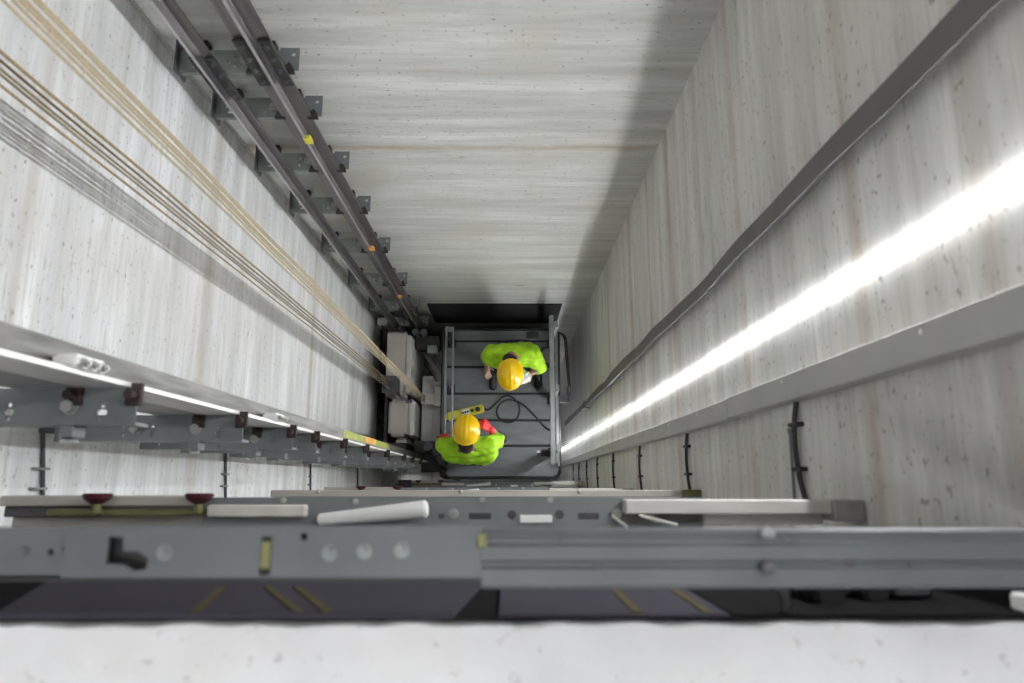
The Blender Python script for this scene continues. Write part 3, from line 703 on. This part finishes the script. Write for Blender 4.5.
def person(J, label, right_glove, left_glove):
    """J: joints in world space"""
    V = {k: Vector(v) for k, v in J.items() if isinstance(v, tuple)}
    t = thing('person', (V['pelvis'].x, V['pelvis'].y, 0.0), label, 'person')
    b = MB()
    fwd = Vector(J['fwd']).normalized(); side = fwd.cross(Vector((0, 0, 1))).normalized()     # person's right
    face = (Vector(J['face'])).normalized()                                                   # where the face looks
    hx = side; hz = (hx.cross(face)).normalized()
    Rm = Matrix((hx, face, hz)).transposed()                                                   # head frame: x right, y face, z crown
    H = V['head']
    hp = lambda x, y, z: H + Rm @ Vector((x, y, z))
    b.ball(H, (.076, .095, .105), Rm); b.ball(hp(0, .03, -.055), (.058, .068, .065), Rm)         # skull, jaw
    b.ball(hp(0, .075, -.10), (.026, .022, .018), Rm)                                           # chin
    b.cap(hp(0, .092, .005), hp(0, .112, -.030), .010, .0145)                                     # nose
    b.ball(hp(0, .094, -.062), (.026, .010, .0055), Rm); b.ball(hp(0, .092, -.073), (.023, .010, .006), Rm)   # lips
    for sx in (-1, 1):
        b.ball(hp(sx * .078, -.005, -.015), (.010, .020, .032), Rm)                              # ears
        b.ball(hp(sx * .032, .082, .022), (.022, .012, .007), Rm)                                # brow
    b.cap(V['neck'], hp(0, -.025, -.05), .062, .056)
    # torso
    b.cap(V['pelvis'] + side * .085, V['pelvis'] - side * .085, .108, .108)
    for k in range(7):
        p = lerp(V['pelvis'], V['chest'], k / 6); w = .085 + .045 * k / 6
        b.cap(p + side * w, p - side * w, .088 + .008 * math.sin(k), .088 + .008 * math.sin(k))
    b.cap(V['rsh'], V['lsh'], .066, .066); b.cap(V['chest'], V['neck'], .088, .060)
    for s in ('r', 'l'):
        b.cap(V['neck'], lerp(V['neck'], V[s + 'sh'], .9), .055, .056)
        b.cap(V[s + 'sh'], V[s + 'el'], .055, .041); b.cap(V[s + 'el'], V[s + 'wr'], .040, .027)
        hp_ = V['pelvis'] + side * (.095 if s == 'r' else -.095) - Vector((0, 0, .02))
        b.cap(hp_, V[s + 'kn'], .088, .058); b.cap(V[s + 'kn'], V[s + 'an'], .055, .038)
        mid = lerp(V[s + 'kn'], V[s + 'an'], .3) - fwd * .018; b.ball(mid, (.052, .052, .10))
        b.cap(V[s + 'an'] - Vector((0, 0, .035)), V[s + 'an'] + fwd * .15 - Vector((0, 0, .062)), .04, .034)
        hand(b, V[s + 'wr'], J[s + 'hd'], J[s + 'hn'], 1 if s == 'r' else -1, J.get(s + 'curl', .5))
    body = remesh(b, .0075, 2).build('body', M['skin'], t, smooth=True)
    # hair
    h = MB().ball(hp(0, -.012, .012), (.082, .094, .102), Rm).ball(hp(0, -.045, -.045), (.068, .058, .055), Rm).ball(hp(0, -.066, -.098), (.064, .052, .066), Rm)
    remesh(h, .008, 3).build('hair', M['hair'], t, smooth=True)
    for sx in (-1, 1):
        MB().ball(hp(sx * .032, .083, .004), .012, u=12, v=8).build('eye', M['eye'], body, smooth=True)
    # trousers
    g = MB(); g.cap(V['pelvis'] + side * .09 + Vector((0, 0, .06)), V['pelvis'] - side * .09 + Vector((0, 0, .06)), .118, .118); g.cap(V['pelvis'] + side * .09, V['pelvis'] - side * .09, .12, .12)
    for s in ('r', 'l'):
        hp_ = V['pelvis'] + side * (.095 if s == 'r' else -.095) - Vector((0, 0, .02))
        g.cap(hp_, V[s + 'kn'], .102, .074); g.cap(V[s + 'kn'], V[s + 'an'] + Vector((0, 0, .0)), .072, .066)
    remesh(g, .011, 3).build('trousers', M['trousers'], t, smooth=True)
    # shoes
    for s in ('r', 'l'):
        a = V[s + 'an']; f_ = MB(); z0 = a.z - .062
        f_.ball(a - fwd * .028 + Vector((0, 0, -.030)), (.046, .046, .055)); f_.cap(a + Vector((0, 0, -.03)), a + fwd * .12 + Vector((0, 0, -.05)), .047, .044)
        f_.ball(a + fwd * .155 + Vector((0, 0, -.055)), (.047, .052, .036)); f_.cap(a + Vector((0, 0, .02)), a + Vector((0, 0, -.03)), .048, .05)
        f2 = remesh(f_, .009, 3)
        for v in f2.bm.verts: v.co.z = max(v.co.z, .002)
        sh_ = f2.build('shoe', M['shoe'], t, smooth=True)
    # hi-vis shirt with sleeves and folds
    g = MB()
    for k in range(9):
        u = k / 8; p = lerp(V['pelvis'] + (V['chest'] - V['pelvis']).normalized() * .0, V['chest'], u); w = .105 + .045 * u
        g.cap(p + side * w, p - side * w, .106 + .006 * math.sin(k * 2.1), .106 + .006 * math.sin(k * 2.1 + 1))
    g.cap(V['rsh'], V['lsh'], .080, .080); g.cap(V['chest'], lerp(V['chest'], V['neck'], .8), .106, .083)
    for s in ('r', 'l'):
        g.cap(lerp(V['neck'], V['chest'], .16), lerp(V['neck'], V[s + 'sh'], .9), .072, .077)
        e = lerp(V[s + 'sh'], V[s + 'el'], J['sleeve'])
        g.cap(V[s + 'sh'], e, .082, .069)
        if J['sleeve'] > .95: g.cap(V[s + 'el'], lerp(V[s + 'el'], V[s + 'wr'], .18), .068, .06)
        for q in (.3, .55, .8): g.ball(lerp(V[s + 'sh'], e, q), (.083 - .012 * q, .083 - .012 * q, .016), (e - V[s + 'sh']).to_track_quat('Z', 'Y').to_matrix())
    g2 = remesh(g, .0095, 3)
    for v in g2.bm.verts:                        # cloth wrinkles
        c = v.co; v.co += v.normal * (.005 * math.sin(c.x * 61 + 3 * math.sin(c.y * 23)) * math.sin(c.z * 37 + c.x * 19) + .004 * math.sin(c.y * 55 + c.z * 41))
    g2.build('shirt', M['hivis'], t, smooth=True)
    # neckband and dark cuffs
    if J.get('cuffs'):
        for s in ('r', 'l'):
            e0 = lerp(V[s + 'el'], V[s + 'wr'], -.02); e1 = lerp(V[s + 'el'], V[s + 'wr'], .30)
            c = MB().cap(e0, e1, .057, .05); remesh(c, .008, 2).build('cuff', M['cuff'], t, smooth=True)
    for s, gl in (('r', right_glove), ('l', left_glove)):
        if gl:
            g = MB(); hand(g, V[s + 'wr'], J[s + 'hd'], J[s + 'hn'], 1 if s == 'r' else -1, J.get(s + 'curl', .5), 1.08)
            dv = (V[s + 'wr'] - V[s + 'el']).normalized(); g.cap(V[s + 'wr'] - dv * .02, V[s + 'wr'], .036, .033)
            remesh(g, .005, 2).build('glove', M[gl], t, smooth=True)
    # helmet: ribbed dome, brim with peak, head band
    he = MB(); nu, nv = 64, 18; rows = []
    for j in range(nv + 1):
        ph = PI / 2 * j / nv; row = []
        for i in range(nu):
            th = 2 * PI * i / nu
            x = math.cos(th) * math.cos(ph); y = math.sin(th) * math.cos(ph); z = math.sin(ph)
            rr = 1.0
            for cx, wd, hh in ((0, .10, .045), (.34, .06, .030), (-.34, .06, .030)):
                rr += hh * math.exp(-((x - cx) / wd) ** 2) * (1 if abs(y) < .93 else .3) * min(1, z * 3)
            row.append(he.bm.verts.new((x * .107 * rr, y * .130 * rr, .005 + z * .128 * rr)))
        rows.append(row)
    for j in range(nv):
        for i in range(nu):
            A, B_ = rows[j][i], rows[j][(i + 1) % nu]; C_, D_ = rows[j + 1][(i + 1) % nu], rows[j + 1][i]
            try: he.bm.faces.new((A, B_, C_, D_))
            except ValueError: pass
    # brim
    prev = rows[0]; 
    for (k, dz) in ((1, -.004), (2, -.010), (2.0, -.015), (0, -.004)):
        row = []
        for i in range(nu):
            th = 2 * PI * i / nu; fr = max(0, math.sin(th)) ** 2; bk = .010 + .034 * fr
            ox = 1 if k in (1,) else 1
            e = bk * (0.5 if k == 1 else 1.0 if k >= 2 else -.35)
            row.append(he.bm.verts.new((math.cos(th) * (.107 + e * .8), math.sin(th) * (.130 + e), .005 + dz - .006 * fr * (1 if k >= 2 else .4))))
        for i in range(nu): he.bm.faces.new((prev[i], row[i], row[(i + 1) % nu], prev[(i + 1) % nu]))
        prev = row
    mx = Matrix.Translation(hp(0, .004, .035)) @ Rm.to_4x4(); he.bm.transform(mx)
    hl = he.build('helmet', M['helmet'], t, smooth=True)
    md = hl.modifiers.new('thick', 'SOLIDIFY'); md.thickness = .003; md.offset = 0
    bd = MB().tube([(math.cos(a) * .090, math.sin(a) * .110, .0) for a in [2 * PI * k / 32 for k in range(32)]], .010, 8, True); bd.bm.transform(mx)
    bd.build('head_band', M['black'], hl, smooth=True)
    sp = MB().box(-.06, .06, -.152, -.120, -.028, -.010, .008, 2); sp.bm.transform(mx); sp.build('ratchet', M['black'], hl, smooth=True)
    return t
P1 = dict(fwd=(.06, -1, 0), face=(0.02, -.80, -.62), head=(.018, .935, 1.485), neck=(.035, 1.075, 1.415), chest=(.045, 1.105, 1.25), pelvis=(.07, 1.20, .92),
          rsh=(-.135, 1.115, 1.365), lsh=(.215, 1.105, 1.365), rel=(-.185, 1.135, 1.09), lel=(.285, 1.03, 1.11), rwr=(-.20, 1.055, .87), lwr=(.20, .955, 1.23),
          rkn=(-.09, 1.13, .50), lkn=(.24, 1.14, .50), ran=(-.17, 1.165, .085), lan=(.315, 1.18, .085),
          rhd=(-.02, -.35, -1), rhn=(.6, -.6, 0), lhd=(-1, -.5, .25), lhn=(0, -.2, -1), lcurl=1.0, rcurl=.6, sleeve=1.0)
person(P1, 'person nearer the far wall in lime hi-vis top and yellow helmet holding white cloth', None, None)
P2 = dict(fwd=(.05, 1, 0), face=(.03, .86, -.50), head=(-.347, .395, 1.575), neck=(-.345, .285, 1.455), chest=(-.34, .262, 1.27), pelvis=(-.33, .265, .93),
          rsh=(-.175, .305, 1.385), lsh=(-.515, .295, 1.385), rel=(-.065, .385, 1.08), lel=(-.60, .33, 1.12), rwr=(-.155, .452, 1.21), lwr=(-.605, .40, .86),
          rkn=(-.22, .31, .50), lkn=(-.44, .31, .50), ran=(-.21, .26, .085), lan=(-.46, .26, .085),
          rhd=(-.6, .4, .55), rhn=(-.5, -.2, -.8), lhd=(0, .45, -1), lhn=(.0, -1, -.3), lcurl=1.1, rcurl=1.9, sleeve=.72, cuffs=True)
person(P2, 'person in lime hi-vis top, yellow helmet and red gloves beside the yellow control box', 'red_glove', 'red_glove')
# the white cloth in the first worker's hand
cl = MB()
for p, r in (((.150, .925, 1.25), (.065, .055, .035)), ((.165, .945, 1.19), (.05, .04, .05)), ((.115, .90, 1.23), (.05, .04, .03)), ((.13, .91, 1.15), (.05, .035, .06))): cl.ball(p, r)
cl = remesh(cl, .008, 2)
for v in cl.bm.verts:
    c = v.co; v.co += v.normal * (.006 * math.sin(c.x * 120) * math.sin(c.y * 140) + .004 * math.sin(c.z * 170 + c.x * 60))
tag(cl.build('cleaning_cloth', M['white_cloth'], smooth=True), 'crumpled white cloth in the hand of the person nearer the far wall', 'cloth')

# ------------------------------------------------------------------ light, world, camera
w = bpy.data.worlds.new('hall'); S.world = w; w.use_nodes = True
w.node_tree.nodes['Background'].inputs['Color'].default_value = (.95, .97, 1, 1); w.node_tree.nodes['Background'].inputs['Strength'].default_value = .35
def area(name, loc, target, size, energy, col=(1, 1, 1)):
    l = bpy.data.lights.new(name, 'AREA'); l.shape = 'RECTANGLE'; l.size, l.size_y = size; l.energy = energy; l.color = col
    o = bpy.data.objects.new(name, l); COL.objects.link(o); o.location = loc
    o.rotation_euler = (Vector(target) - Vector(loc)).to_track_quat('-Z', 'Y').to_euler(); return o
area('hall_lamp', (-.2, -1.0, 9.2), (-.2, -.2, 6.4), (1.4, .4), 34, (.97, .98, 1))

cam = bpy.data.cameras.new('camera'); co = bpy.data.objects.new('camera', cam); COL.objects.link(co)
cam.sensor_width = 36; cam.lens = 683 * 36 / 1024; cam.clip_start = .02; cam.clip_end = 60
dn = Vector(((508 - 512) / 683, -(482 - 341.5) / 683, -1)).normalized()
zc = -dn; xc = Vector((1, 0, 0)); xc = (xc - zc * xc.dot(zc)).normalized(); yc = zc.cross(xc)
R = Matrix((xc, yc, zc))
co.matrix_world = Matrix.Translation((0, 0, 7.3)) @ R.to_4x4()
cam.dof.use_dof = True; cam.dof.focus_distance = 5.9; cam.dof.aperture_fstop = 3.2
S.camera = co
for o_ in COL.objects:
    if 'label' in o_ and not o_.parent: assert 4 <= len(o_['label'].split()) <= 16, o_['label']
vs = S.view_settings; vs.view_transform = 'Standard'; vs.look = 'None'; vs.gamma = 1; vs.exposure = .07; vs.use_curve_mapping = False
S.cycles.use_denoising = True
S.cycles.max_bounces = 14; S.cycles.diffuse_bounces = 8
